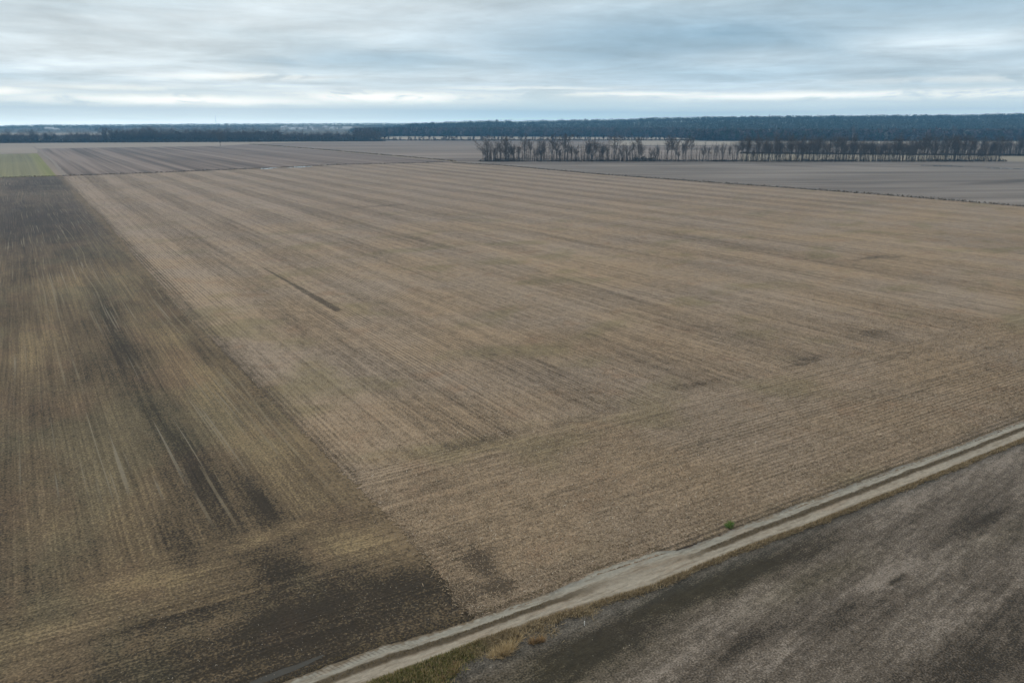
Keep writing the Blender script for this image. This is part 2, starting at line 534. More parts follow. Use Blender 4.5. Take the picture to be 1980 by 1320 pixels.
def mat_road():
    m, t, b = new_mat('track_earth', .9, .2)
    p = P(t)
    x, y, z = t.sep(p)
    uv = t.n('ShaderNodeUVMap').outputs[0]
    u, v, _ = t.sep(uv)                    # u: 0 lower edge .. 1 upper edge
    uu = t.add(u, t.mul(t.sub(t.noise(p, .16, .5, 61, 4, .6), .5), .11))
    fine = t.noise(p, 5, 5, 62, 3, .65)
    strk = t.noise(p, .12, 3.2, 63, 3, .6)
    mud = t.mul(t.step(x, 33, 41), t.step(x, 54, 47))          # washed out, silted stretch
    tr1 = t.step(t.m('ABSOLUTE', t.sub(uu, .30)), .21, .10)
    tr2 = t.step(t.m('ABSOLUTE', t.sub(uu, .84)), .22, .15)
    tracks = t.mx(tr1, tr2)
    tracks = t.mx(tracks, t.mul(mud, .85))
    base = t.mix(fine, (.095, .074, .048), (.175, .138, .092))
    mid = t.mul(t.step(t.m('ABSOLUTE', t.sub(uu, .575)), .13, .06), t.mad(mud, -.85, 1.0))
    mid = t.mul(mid, t.mad(t.noise(p, .5, 1.2, 64, 2), .7, .6))
    pale = t.mix(t.noise(p, .12, .5, 65, 3), (.310, .264, .198), (.300, .282, .232))
    pale = t.mix(t.mul(t.step(u, .55, .8), .65), pale, (.262, .260, .222))
    pale = t.scale(pale, t.mad(strk, .5, .72))
    pale = t.scale(pale, t.mad(fine, .36, .80))
    c = t.mix(tracks, base, pale)
    c = t.mix(t.mul(t.step(t.noise(p, .2, 1.6, 66, 3, .6), .52, .64), .4), c, (.235, .180, .125))
    c = t.mix(t.mul(t.step(t.noise(p, .45, 2.6, 68, 4, .65), .50, .66), .5), c, t.mix(fine, (.085, .066, .042), (.17, .135, .09)))
    c = t.scale(c, t.mad(t.noise(p, 1.4, 3.5, 69, 3, .65), .8, .6))
    rag = t.step(t.add(t.m('MINIMUM', u, t.sub(1.0, u)), t.mul(t.sub(t.noise(p, 1.6, 1.6, 70, 5, .7), .5), .34)), .11, .03)
    c = t.mix(t.mul(rag, t.mad(mud, -.6, .85)), c, t.mix(fine, (.075, .055, .034), (.19, .145, .09)))
    c = t.mix(t.m('MINIMUM', mid, 1), c, t.mix(fine, (.045, .036, .024), (.12, .094, .058)))
    wet = t.mul(t.mul(t.step(uu, .82, .97), t.step(t.noise(p, .25, .6, 67, 2), .42, .56)), t.step(x, 24, 34))
    c = t.mix(t.mul(wet, .45), c, (.12, .128, .118))
    # lug prints of a tractor tyre along the upper edge near the camera's left
    lug = t.m('SINE', t.mul(t.add(x, t.mul(y, .55)), 2 * math.pi / .36))
    lz = t.mul(t.step(t.m('ABSOLUTE', t.sub(u, .90)), .13, .07), t.mul(t.step(x, 12, 14), t.step(x, 25, 18)))
    c = t.mix(t.mul(t.mul(t.step(lug, .0, .9), lz), .38), c, (.06, .048, .034))
    t.put(b.inputs['Base Color'], c)
    t.put(b.inputs['Roughness'], t.mad(wet, -.35, .92))
    bump(t, b, t.add(fine, t.mul(strk, .7)), .08, .6)
    return m


def mat_simple(name, c1, c2, sc=1.0, rough=.9, attr=False, spec=.15):
    """attr=True: colour varies from leaf to leaf"""
    m, t, b = new_mat(name, rough, spec)
    if attr:
        nd = t.n('ShaderNodeAttribute', attribute_name='tone')
        f = nd.outputs['Fac']
    else:
        f = t.noise(P(t), sc, sc, 3, 3, .6, sz=sc)
    t.put(b.inputs['Base Color'], t.mix(f, c1, c2))
    return m


# ------------------------------------------------------------------ setting: ground, fields, track
M_ground = mat_far('open_ground', (.15, .12, .095), (.26, .215, .17), 0, .01, .002, 70)
S = 6600
obj('ground', [(-S, -S, -.12), (S, -S, -.12), (S, S, -.12), (-S, S, -.12)], [(0, 1, 2, 3)], M_ground, kind='structure')

TOP = [(27.7, 709), (103, 716), (177, 732), (269, 757), (384, 748)]
RDITCH = [(386, 735), (400, 660), (397, 505), (409, 385), (420, 275), (421, 195), (424, 120), (424, 50)]
UP = [(-60, 50.6), (5, 50.0), (11.7, 49.9), (17.5, 50.2), (24.8, 49.4), (32.3, 49.1), (36.5, 49.2), (39.5, 49.55), (44, 49.45), (47.4, 49.2), (49.2, 48.15), (63.3, 48.2), (79.3, 48.1), (98.4, 47.8), (115, 47.8), (424, 47.0), (700, 46.5)]
LO = [(-60, 46.7), (5, 46.5), (17.4, 46.3), (24.5, 46.2), (31.6, 46.0), (38.0, 45.3), (43.1, 44.75), (47, 44.8), (54.7, 44.8), (63.5, 44.4), (85, 44.2), (107, 44.2), (424, 43.6), (700, 43.4)]


def lerp_line(pts, x):
    for (x0, y0), (x1, y1) in zip(pts, pts[1:]):
        if x <= x1: return y0 + (y1 - y0) * (x - x0) / (x1 - x0)
    return pts[-1][1]


corn_poly = jag([(27.4, 49.0), (26.9, 52), (27.6, 57), (27.9, 70), (27.3, 100), (26.6, 170), (26.8, 253), (28.8, 390), (27.5, 709)], .35, .22, 3)
corn_poly += TOP + RDITCH[:-1] + [(424, 46.9)]
corn_poly += [(x, lerp_line(UP, x) - .45) for x in (300, 200, 115, 98, 79, 63, 48, 39, 32)]
sheet('corn_stubble_field', corn_poly, 0.03, mat_corn())
sheet('drilled_field', [(-420, 49.5), (29.5, 48.6), (29.5, 710), (-12, 712), (-420, 705)], 0.0, mat_bean())
sheet('stubble_field', [(-500, -300), (900, -300), (900, 44.5), (424, 44.6), (107, 45.0), (54, 45.6), (28, 46.8), (-60, 47.4), (-500, 50)], 0.0, mat_grey_field())
# beyond the ditches
M_plough = mat_far('ploughed_soil', (.084, .064, .053), (.215, .172, .145), 0, .10, .0010, 80, 1.9, .006)
sheet('ploughed_field', [(31, 712), (103, 719), (177, 735), (269, 760), (384, 751), (404, 760), (404, 1400), (391, 1590), (316, 1500), (127, 1500), (32, 1500)], .0, M_plough)
M_green = mat_far('winter_wheat', (.125, .122, .068), (.205, .198, .105), 0, .16, .0008, 84, 1.3, .006, green=(13, 22, .8, (.14, .15, .045), (.235, .235, .08)))
sheet('wheat_field', [(-420, 712), (-12, 716), (25.2, 712), (26, 1260), (-420, 1290)], .0, M_green)
M_tan = mat_far('pale_stubble', (.21, .18, .145), (.33, .285, .235), 32 + 90, .03, .0016, 88, .5)
sheet('pale_field', [(-900, 1300), (26, 1270), (33, 1510), (127, 1510), (316, 1510), (392, 1600), (640, 1760), (387, 1862), (-23, 1950), (-900, 2250)], .0, M_tan)
M_mauve = mat_far('dark_stubble', (.092, .074, .062), (.255, .212, .178), 32 + 86, .036, .0024, 92, 1.7)
sheet('mauve_field', [(407, 760), (428, 752), (657, 596), (840, 760), (1063, 700), (1340, 1605), (893, 1735), (640, 1756), (396, 1595), (407, 1400)], .0, M_mauve)
M_grey2 = mat_far('grey_stubble', (.100, .086, .075), (.240, .214, .188), 32 + 84, .055, .0034, 96, 1.1, .012, marks=[(600, 287, 60, 8, .9), (770, 420, 16, 50, .6), (700, 480, 14, 60, .35), (520, 330, 40, 6, .35), (640, 520, 12, 60, .5), (480, 650, 30, 16, .5), (560, 590, 40, 14, .4)])
sheet('grey_field', [(388, 737), (402, 660), (399, 505), (411, 385), (422, 275), (423, 195), (426, 47.4), (1500, 46), (1500, 90), (1150, 290), (900, 440), (657, 588), (428, 745)], .0, M_grey2)
M_yel = mat_far('tan_grass_field', (.195, .170, .125), (.285, .252, .190), 32 + 90, .03, .002, 100, .5)
sheet('tan_field', [(661, 596), (901, 446), (1500, 100), (1700, 400), (1066, 528), (840, 752)], .002, M_yel)
M_pale2 = mat_far('pale_far_stubble', (.24, .21, .17), (.36, .32, .26), 32 + 90, .02, .002, 104, .5)
sheet('far_pale_field', [at(690, 271.5), at(960, 271.5), at(1340, 271.5), at(1330, 263), at(1100, 261), at(760, 261)], .004, M_pale2)
sheet('far_tan_field', [at(1180, 281), at(1440, 280), at(2300, 276), at(2300, 270), at(1330, 270.3), at(1180, 271.5)], .008, M_pale2)
sheet('far_meadow', [at(-300, 262), at(200, 261), at(420, 258), at(420, 254), at(-300, 255)], .004, M_pale2)

# farm track: a real cross-section with two worn ruts
rx = np.concatenate([np.arange(-60, 130, .22), np.arange(130, 700, 6)])
NC = 17
prof = []
for j in range(NC):
    u_ = j / (NC - 1)
    h = .03
    h -= .05 * math.exp(-((u_ - .30) / .12) ** 2) + .05 * math.exp(-((u_ - .82) / .11) ** 2)
    h += .07 * math.exp(-((u_ - .575) / .08) ** 2)
    prof.append(h)
V, Fc, UVs = [], [], []
r1 = random.Random(5)
ea = eb = 0
for i, X in enumerate(rx):
    ea = ea * .80 + r1.gauss(0, .05)
    eb = eb * .80 + r1.gauss(0, .055)
    a, c = lerp_line(LO, X) + ea, lerp_line(UP, X) + eb
    for j in range(NC):
        u_ = j / (NC - 1)
        zz = prof[j] + .035 + r1.gauss(0, .008)
        if j in (0, NC - 1): zz = .006 if j == 0 else .028
        V.append((X, a + (c - a) * u_, zz))
        UVs.append((u_, X))
for i in range(len(rx) - 1):
    for j in range(NC - 1):
        k = i * NC + j
        Fc.append((k, k + NC, k + NC + 1, k + 1))
road = obj('farm_track', V, Fc, mat_road(), kind='structure', smooth=True)
ul = road.data.uv_layers.new(name='UVMap')
for lp in road.data.loops: ul.data[lp.index].uv = UVs[lp.vertex_index]

# ditches: dark wet strips
M_ditch = mat_simple('ditch_mud', (.035, .030, .022), (.085, .07, .048), .5)


def ribbon(name, line, w0, z, mat, seed=1, kind='structure', amp=.25):
    r = random.Random(seed)
    pts = jag(line, 4.0, amp, seed)
    V, Fc = [], []
    for i, (x, y) in enumerate(pts):
        x1, y1 = pts[min(i + 1, len(pts) - 1)]
        x0, y0 = pts[max(i - 1, 0)]
        L = math.hypot(x1 - x0, y1 - y0) or 1
        nx, ny = -(y1 - y0) / L, (x1 - x0) / L
        ww = w0 * r.uniform(.6, 1.3)
        V += [(x + nx * ww / 2, y + ny * ww / 2, z), (x - nx * ww / 2, y - ny * ww / 2, z)]
    for i in range(len(pts) - 1): Fc.append((2 * i, 2 * i + 1, 2 * i + 3, 2 * i + 2))
    return obj(name, V, Fc, mat, kind=kind)


TOPD = [(-420, 708), (-12, 713), (27.7, 711)] + [(x, y + 1.5) for x, y in TOP[1:]]
RD2 = [(x + .8, y) for x, y in RDITCH]
DIAG = [(404, 762), (406, 900), (406, 1100), (404, 1350), (393, 1590)]
ribbon('ditch', TOPD, 3.2, .055, M_ditch, 11)
ribbon('ditch', RD2, 1.6, .055, M_ditch, 12)
M_bank = mat_simple('bank_grass', (.20, .165, .10), (.31, .26, .17), .08)
ribbon('grass_bank', DIAG, 7, .012, M_bank, 13)
ribbon('grass_bank', [(31, 716), (34, 1000), (30, 1650)], 3.5, .012, mat_simple('bank_grass_pale', (.17, .145, .125), (.25, .215, .18), .05), 14)

# water
mw, tw, bw = new_mat('still_water', .06, .5)
tw.put(bw.inputs['Base Color'], tw.mix(tw.noise(P(tw), 1.5, 1.5, 3, 2), (.055, .058, .052), (.10, .10, .088)))
ms, ts, bs = new_mat('silty_water', .6, .1)
ts.put(bs.inputs['Base Color'], ts.mix(ts.noise(P(ts), .8, 1.5, 3, 3), (.034, .032, .026), (.058, .055, .046)))


def puddle(cx, cy, rx_, ry_, rot, mat, seed, z=.062):
    r = random.Random(seed)
    ph = [r.uniform(0, 6.3) for _ in range(4)]
    V = []
    for i in range(40):
        a = i / 40 * 2 * math.pi
        k = 1 + .22 * math.sin(2 * a + ph[0]) + .14 * math.sin(3 * a + ph[1]) + .08 * math.sin(5 * a + ph[2])
        x, y = rx_ * k * math.cos(a), ry_ * k * math.sin(a)
        V.append((cx + x * math.cos(rot) - y * math.sin(rot), cy + x * math.sin(rot) + y * math.cos(rot), z))
    return obj('puddle', V, [tuple(range(40))], mat, kind='structure')


for (px, py, L, D, s) in ((518, 325.8, 5, 14, 1), (583, 322.8, 7.5, 11, 2), (560, 324, 3, 5, 3)):
    x, y = at(px, py)
    puddle(x, y, L, D, -R(YAW), mw, s, .07)
for i, (px, py, L, D) in enumerate(((1786, 320.2, 3, 4), (1796, 320.4, 3, 4), (1812, 320.9, 6, 7), (1832, 321.3, 6, 6), (1852, 322, 4, 5), (1920, 325.4, 4, 4), (1934, 325.6, 4, 4), (1950, 326, 3.5, 4), (1970, 326.6, 5, 4))):
    x, y = at(px, py)
    puddle(x, y, L, D, -R(YAW), mw, 20 + i, .03)
puddle(11.7, 51.3, 2.4, .42, R(4), ms, 41, .012)


# ------------------------------------------------------------------ hills
def lin(xs, ys, v):
    return float(np.interp(v, xs, ys))


RIDGE_X = [700, 780, 850, 900, 960, 1000, 1100, 1200, 1250, 1320, 1500, 1700, 1850, 1980, 2400]
RIDGE_Y = [246, 241, 237, 235.5, 233.5, 235, 232.5, 231.5, 229, 227.5, 225.5, 224, 223, 220.5, 217]
LEFT_X = [-600, 0, 60, 100, 150, 300, 420, 560, 700, 800, 2600]
LEFT_Y = [244, 242.5, 241.2, 240.6, 241.2, 239.8, 239, 238.6, 237.8, 238, 238]


def sstep(a, b, v):
    v = min(1, max(0, (v - a) / (b - a)))
    return v * v * (3 - 2 * v)


def hill(px, Z):
    """ground height of the distance, by direction and depth"""
    z0 = lin([700, 760, 950, 1300, 1345, 1400, 2400], [2500, 2550, 2450, 2300, 2100, 1900, 1850], px)
    a = max(0.0, ztop(lin(RIDGE_X, RIDGE_Y, px), 3450) - 17) * sstep(690, 800, px)
    h1 = a * sstep(z0 + 60, 3450, Z) if Z < 3450 else a * (1 - .4 * sstep(3450, 5200, Z))
    b_ = max(0.0, ztop(lin(LEFT_X, LEFT_Y, px), 5600) - 15)
    h2 = b_ * sstep(3300, 5600, Z)
    return max(h1, h2)


HX = np.arange(-700, 2701, 40)
HZ = np.concatenate([np.arange(1800, 3600, 75), np.arange(3600, 6400, 200)])
V, Fc = [], []
for Z in HZ:
    for px in HX:
        x, y = polar(px, Z)
        V.append((x, y, hill(px, Z) - .09))
nx_ = len(HX)
for i in range(len(HZ) - 1):
    for j in range(nx_ - 1):
        k = i * nx_ + j
        Fc.append((k, k + 1, k + nx_ + 1, k + nx_))
obj('hills', V, Fc, mat_far('hill_ground', (.06, .055, .04), (.15, .125, .09), 20, .01, .004, 110), kind='structure', smooth=True)

# ------------------------------------------------------------------ distant woods (each reads as one mass)
m_wood, tt, bb = new_mat('woodland_twigs')
tone = tt.n('ShaderNodeAttribute', attribute_name='tone').outputs['Fac']
cw = tt.mix(tt.step(tone, .0, .72), (.020, .015, .019), (.112, .082, .082))
cw = tt.mix(tt.step(tone, .74, .78), cw, (.022, .036, .022))
cw = tt.mix(tt.step(tone, .985, .99), cw, (.26, .235, .21))
tt.put(bb.inputs['Base Color'], cw)
m_fwood, tt, bb = new_mat('hill_forest_leaves')
tone = tt.n('ShaderNodeAttribute', attribute_name='tone').outputs['Fac']
tt.put(bb.inputs['Base Color'], tt.mix(tone, (.014, .026, .020), (.048, .052, .040)))


def tri_cloud(cx, cy, cz, rx_, rz_, n, size, r):
    """n triangles through an ellipsoid at each of many centres -> (N*n*3, 3)"""
    N = len(cx)
    d = r.normal(size=(N, n, 3))
    d /= np.linalg.norm(d, axis=2, keepdims=True)
    d *= r.uniform(.25, 1, size=(N, n, 1)) ** .5
    c = np.stack([cx, cy, cz], 1)[:, None, :] + d * np.stack([rx_, rx_, rz_], 1)[:, None, :]
    s = np.broadcast_to(np.asarray(size), (N,))[:, None, None, None]
    off = r.normal(size=(N, n, 3, 3)) * s
    return (c[:, :, None, :] + off).reshape(-1, 3)


def woods(name, spots, mat, n, hmin, hmax, wfac, tones, label, cat):
    s = np.array(spots)
    N = len(s)
    H = rng.uniform(hmin, hmax, N) * s[:, 3]
    rz_ = H * .42
    cz = s[:, 2] + H - rz_
    rx_ = H * wfac * rng.uniform(.75, 1.25, N)
    V = tri_cloud(s[:, 0], s[:, 1], cz, rx_, rz_, n, H * .085, rng)
    tn = np.repeat(tones(N), n * 3)
    o = np_mesh(name, V, N * n, mat, 3, 'stuff', tn)
    # trunks as slender upright blades
    return tag(o, label, cat, kind='stuff')


sp = []
for px in np.arange(690, 2300, 1.0):
    z0 = lin([690, 760, 950, 1300, 1322, 1345, 1400, 2300], [2080, 2480, 2430, 2300, 2200, 1860, 1835, 1800], px)
    for k in range(9):
        Z = z0 + (k + rng.uniform(0, 1)) * 26
        q = px + rng.uniform(-4, 4)
        if 690 < px < 760 and Z < 2100: continue
        x, y = polar(q, Z)
        sp.append((x, y, hill(q, Z), 1.0 - (.35 if k == 0 and rng.random() < .4 else 0)))
woods('bare_woodland', sp, m_wood, 46, 17, 26, .22, lambda N: rng.random(N), 'dark bare woodland along the foot of the blue hills', 'woodland')
sp = []
for Z in np.arange(2080, 3560, 18):
    for px in np.arange(685, 2300, 17 * F / Z):
        q = px + rng.uniform(-7, 7)
        zz = Z + rng.uniform(-11, 11)
        z0 = lin([690, 760, 950, 1300, 1345, 1400, 2300], [2600, 2680, 2650, 2530, 2350, 2070, 2040], q)
        if zz < z0: continue
        x, y = polar(q, zz)
        sp.append((x, y, hill(q, zz), 1.0))
woods('hill_forest', sp, m_fwood, 22, 10, 23, .5, lambda N: np.clip(rng.random(N) * .55 + .45 * (np.sin(np.array(sp)[:, 0] * .011) * np.sin(np.array(sp)[:, 1] * .013) + .5), 0, 1), 'blue hazy forest covering the low hills behind the bare woodland', 'forest')
sp = []
for Z in np.arange(4500, 5700, 42):
    for px in np.arange(-500, 1000, 30 * F / Z):
        q = px + rng.uniform(-5, 5)
        zz = Z + rng.uniform(-26, 26)
        if 540 < q < 700 and zz < 4750: continue
        x, y = polar(q, zz)
        sp.append((x, y, hill(q, zz), 1.0))
for Z in np.arange(3500, 4500, 60):
    for px in np.arange(-500, 900, 34 * F / Z):
        q = px + rng.uniform(-6, 6)
        zz = Z + rng.uniform(-30, 30)
        if 530 < q < 705: continue
        if q < 340 and 3650 < zz and rng.random() < .8 and not 170 < q < 240: continue
        x, y = polar(q, zz)
        sp.append((x, y, hill(q, zz), .85))
woods('far_forest', sp, m_fwood, 16, 13, 19, .95, lambda N: rng.random(N) * .8, 'pale blue forest on the horizon beyond the far treeline', 'forest')

# ------------------------------------------------------------------ bare trees
M_bark = mat_simple('bare_bark', (.040, .034, .030), (.078, .067, .058), 2.0)
M_twig = mat_simple('bare_twigs', (.070, .053, .043), (.125, .098, .080), .5)
M_pbark = mat_simple('pale_bark', (.34, .31, .28), (.5, .47, .43), 1.0)


def prism(V, Fc, a, b_, r0, r1, n=4):
    d = (b_ - a)
    if d.length < 1e-5: return
    q = d.to_track_quat('Z', 'Y')
    k = len(V)
    for (c, r_) in ((a, r0), (b_, r1)):
        for i in range(n):
            an = 2 * math.pi * i / n
            V.append(c + q @ Vector((math.cos(an) * r_, math.sin(an) * r_, 0)))
    for i in range(n):
        j = (i + 1) % n
        Fc.append((k + i, k + j, k + n + j, k + n + i))


def make_tree(seed, H, style):
    """returns trunk and crown mesh data. style: round, fork, pole, bushy, multi"""
    r = random.Random(seed)
    tv, tf, cv, cf = [], [], [], []
    conf = dict(round=(.26, .36, 7, 1.15), fork=(.36, .24, 5, .75), pole=(.45, .12, 4, .45), bushy=(.14, .34, 9, 1.25), multi=(.15, .22, 5, .6), slim=(.36, .17, 5, .6))[style]
    split, spread, nl, wid = conf
    rad = H * (.013 if style in ('pole', 'slim') else .017)

    def twigs(p, d, n, L):
        for _ in range(n):
            dd = (d + Vector((r.gauss(0, .55), r.gauss(0, .55), r.gauss(.15, .4)))).normalized()
            l_ = L * r.uniform(.5, 1.2)
            side = dd.cross(Vector((r.gauss(0, 1), r.gauss(0, 1), r.gauss(0, 1))))
            if side.length < 1e-4: continue
            side.normalize()
            w_ = .032 * r.uniform(.7, 1.4)
            k = len(cv)
            s = p + d * r.uniform(-L * .5, 0)
            cv.extend([s + side * w_, s - side * w_, s + dd * l_])
            cf.append((k, k + 1, k + 2))

    def branch(p, d, L, rr, lev):
        n = 3
        q, dd = p.copy(), d.copy()
        for i in range(n):
            e = q + dd * (L / n)
            ra, rb = rr * (1 - .28 * i), rr * (1 - .28 * (i + 1))
            if lev == 0: prism(tv, tf, q, e, ra, rb, 5)
            elif lev == 1: prism(cv, cf, q, e, ra, rb, 4)
            else: prism(cv, cf, q, e, ra, rb, 3)
            q = e
            dd = (dd + Vector((r.gauss(0, .13), r.gauss(0, .13), .07 + r.gauss(0, .08)))).normalized()
            if lev < 2:
                for _ in range(2 if lev == 0 else 3):
                    sd = (dd * .75 + Vector((r.gauss(0, .55), r.gauss(0, .55), r.gauss(.15, .3)))).normalized()
                    branch(q.copy(), sd, L * r.uniform(.38, .62), rr * .42, lev + 1)
            else:
                twigs(q, dd, 3, H * .06)
        twigs(q, dd, 3, H * .075)

    base = Vector((0, 0, -.3))
    if style == 'multi':
        for k in range(4):
            a = r.uniform(0, 6.3)
            d = Vector((math.cos(a) * r.uniform(.08, .24), math.sin(a) * r.uniform(.08, .24), 1)).normalized()
            top = base + d * H * split
            prism(tv, tf, base + Vector((math.cos(a) * .7, math.sin(a) * .7, 0)), top, rad * .7, rad * .5, 6)
            branch(top, (d + Vector((r.gauss(0, .12), r.gauss(0, .12), 0))).normalized(), H * .42 * r.uniform(.8, 1.1), rad * .45, 0)
    else:
        q = base
        d = Vector((r.gauss(0, .03), r.gauss(0, .03), 1)).normalized()
        segs = 4
        for i in range(segs):
            e = q + d * (H * split / segs)
            prism(tv, tf, q, e, rad * (1.25 if i == 0 else 1.06 - .1 * i), rad * (1.06 - .1 * (i + 1)), 7)
            q = e
            d = (d + Vector((r.gauss(0, .03), r.gauss(0, .03), .05))).normalized()
        for k in range(nl):
            a = k / nl * 2 * math.pi + r.uniform(-.4, .4)
            if style == 'fork': sl = r.uniform(.28, .6)
            elif style in ('pole', 'slim'): sl = r.uniform(.1, .55)
            else: sl = r.uniform(.15, .95)
            d2 = Vector((math.cos(a) * sl * wid * 1.0, math.sin(a) * sl * wid, 1)).normalized()
            st = base + (q - base) * r.uniform(.72, 1.0)
            L = (H - st.z) * r.uniform(.62, .82)
            branch(st, d2, L, rad * .55, 0)
        if style in ('round', 'slim', 'pole', 'bushy'):
            branch(q, d, (H - q.z) * .78, rad * .62, 0)
    return (tv, tf), (cv, cf)


def mesh(name, vf, mat):
    me = bpy.data.meshes.new(name)
    me.from_pydata([tuple(v) for v in vf[0]], [], vf[1])
    me.materials.append(mat)
    me.update()
    return me


PROTO = {}
for st, cnt in (('round', 3), ('fork', 3), ('pole', 3), ('bushy', 2), ('multi', 3), ('slim', 3)):
    PROTO[st] = []
    for k in range(cnt):
        a, b_ = make_tree(100 + 17 * k + len(st) * 5 + ord(st[0]), 24.0, st)
        PROTO[st].append((mesh('trunk', a, M_bark), mesh('crown', b_, M_twig)))


def tree(px, Z, H, style, label, group=None, wide=1.0, name='bare_tree', cat='tree', xy=None):
    x, y = xy or polar(px, Z)
    z = 0.0
    tm, cm = rnd.choice(PROTO[style])
    s = H / 24.0
    o = thing(name, label, cat, (x, y, z), rnd.uniform(0, 6.28), (s * wide, s * wide, s), group)
    for nm, me in (('trunk', tm), ('crown', cm)):
        c = bpy.data.objects.new(nm, me)
        COL.objects.link(c)
        c.parent = o
    return o


# near hedgerow beyond the grey field: the trees one can tell apart, then those between them
ZN = zdepth(312.3)


def h_of(py_top, Z, py_base):
    return (py_base - py_top) * (Z * CP + CAMH * SP) / F


NEAR = 'bare trees of the near hedgerow'
special = [
    (944, 273, 'round', 1.15, 'broad round-crowned bare tree at the left end of the near hedgerow'),
    (983, 275, 'round', .8, 'bare tree with rounded crown, second large one from the left end of the near hedgerow'),
    (1067, 265, 'fork', .9, 'tall bare tree with forked V-shaped top left of the tall straight dark-trunked one'),
    (1092, 265, 'slim', 1.0, 'tall bare tree with straight dark trunk rising above the left part of the near hedgerow'),
    (1114, 272, 'multi', .9, 'bare tree with several thin stems right beside the tall dark-trunked one'),
    (1144, 275, 'round', .95, 'bare tree with fan-shaped round crown in the left third of the near hedgerow'),
    (1189, 268, 'fork', .9, 'tall forked bare tree standing at the edge of the thin stretch of the near hedgerow'),
    (1290, 272, 'slim', 1.0, 'tall dark bare tree, first one right of the thin low stretch of the near hedgerow'),
    (1307, 272, 'fork', .8, 'forked bare tree second right of the thin low stretch of the near hedgerow'),
    (1326, 272, 'slim', .9, 'bare tree with dark trunk left of the thin pole-like tree in the near hedgerow'),
    (1336, 271, 'pole', .7, 'thin pole-like bare tree just left of the small gap in the near hedgerow'),
    (1358, 272, 'multi', .9, 'many-stemmed bare tree just right of the small gap in the near hedgerow'),
    (1464, 270, 'slim', 1.0, 'tall dark-trunked bare tree where the near hedgerow turns dense'),
    (1932, 270, 'round', .85, 'large bare tree at the right end of the near hedgerow beside the yellowish field'),
]
used = [s[0] for s in special]
for px, top, st, wd, lab in special:
    Z = ZN + rnd.uniform(-3, 3)
    tree(px, Z, h_of(top, Z, 312.3), st, lab, NEAR, wd)
px = 936.0
while px < 1940:
    if 1232 < px < 1286:
        stp, lo, hi = 13, 276, 290
    elif 1338 < px < 1352:
        px += 14
        continue
    elif px < 1230:
        stp, lo, hi = 9.0, 268, 290
    elif px < 1440:
        stp, lo, hi = 9.5, 268, 288
    else:
        stp, lo, hi = 7.2, 266, 284
    q = px + rnd.uniform(-3, 3)
    if min(abs(q - u_) for u_ in used) > 4.5:
        Z = ZN + rnd.uniform(-6, 9)
        st = rnd.choice(['slim', 'pole', 'multi', 'slim', 'fork', 'multi'] if px < 1440 else ['slim', 'slim', 'fork', 'multi', 'round', 'pole'])
        lab = 'slim bare tree among the look-alikes along the near hedgerow behind the grey field'
        tree(q, Z, h_of(rnd.uniform(lo, hi), Z, 312.3), st, lab, 'slender bare trees filling the near hedgerow', rnd.uniform(.7, 1.05))
    px += stp * rnd.uniform(.35, 1.65)
# second hedgerow behind it on the right
px = 1436.0
while px < 2040:
    yb = 297 + (px - 1430) / 500 * 4
    Z = zdepth(yb) + rnd.uniform(-8, 8)
    tree(px + rnd.uniform(-3, 3), Z, h_of(rnd.uniform(268, 275), Z, yb), rnd.choice(['slim', 'round', 'multi', 'round']), 'dark bare tree in the dense second row behind the near hedgerow',
         'bare trees of the second row', rnd.uniform(.85, 1.15))
    px += 9.5 * rnd.uniform(.4, 1.6)
# far treeline on the left: the front trees one by one
px = -12.0
while px < 742:
    yb = 276.6 - max(0, px) / 700 * 3.4
    Z = zdepth(yb) + rnd.uniform(-12, 12)
    if px < 200: lo, hi = 253, 263
    elif px < 440: lo, hi = 249, 256
    elif 542 < px < 690: lo, hi = 256, 262
    else: lo, hi = 250, 258
    tree(px + rnd.uniform(-2, 2), Z, h_of(rnd.uniform(lo, hi), Z, yb), rnd.choice(['round', 'round', 'multi', 'slim', 'bushy']), 'dark bare tree in the long far treeline behind the ploughed field',
         'bare trees of the far treeline', rnd.uniform(1.1, 1.5))
    px += 7.6 + (max(0, px - 690) * .12)
# the tangle behind them and the thin low row to their right read as one mass each
sp = []
for px in np.arange(-20, 742, 3.0):
    yb = 276.6 - max(0, px) / 700 * 3.4
    for k in range(2):
        if px < 215 and rng.random() < .45: continue
        if px > 690 and rng.random() < (px - 690) / 60: continue
        x, y = polar(px + rng.uniform(-2, 2), zdepth(yb) + 18 + rng.uniform(0, 40))
        sp.append((x, y, 0, .78 if px < 215 or 545 < px < 690 else 1.0))
woods('treeline_growth', sp, m_wood, 60, 15, 23, .26, lambda N: rng.random(N) * .72, 'dark tangled growth filling the far treeline behind its front trees', 'treeline')
sp = []
px = 745.0
while px < 1330:
    x, y = polar(px, zdepth(272.0) + rng.uniform(-10, 10))
    if rng.random() < .8: sp.append((x, y, 0, 1.0))
    px += rng.uniform(3, 9.5)
woods('small_trees', sp, m_wood, 60, 7, 15, .26, lambda N: rng.random(N) * .7, 'thin row of small bare trees before the pale strip of far field', 'treeline')
# solitary tree in the fields, and pale-barked trees before the wood
x, y = at(426, 283)
tree(0, 0, 25, 'round', 'solitary bare tree standing out in the fields in front of the far treeline', None, .8, xy=(x, y))
PROTO['pale'] = [(mesh('trunk', make_tree(900, 24, 'fork')[0], M_pbark), mesh('crown', make_tree(900, 24, 'fork')[1], M_twig))]
for px, lab in ((1648, 'pale-barked bare tree against the dark wood, left one of the pale pair'), (1842, 'pale-barked bare tree against the dark wood, right one of the pale pair')):
    tree(px, 1800, 30, 'pale', lab, None, .7)


# undergrowth at the feet of the rows
M_scrub = mat_simple('scrub_twigs', (.030, .026, .020), (.095, .075, .052), attr=True)


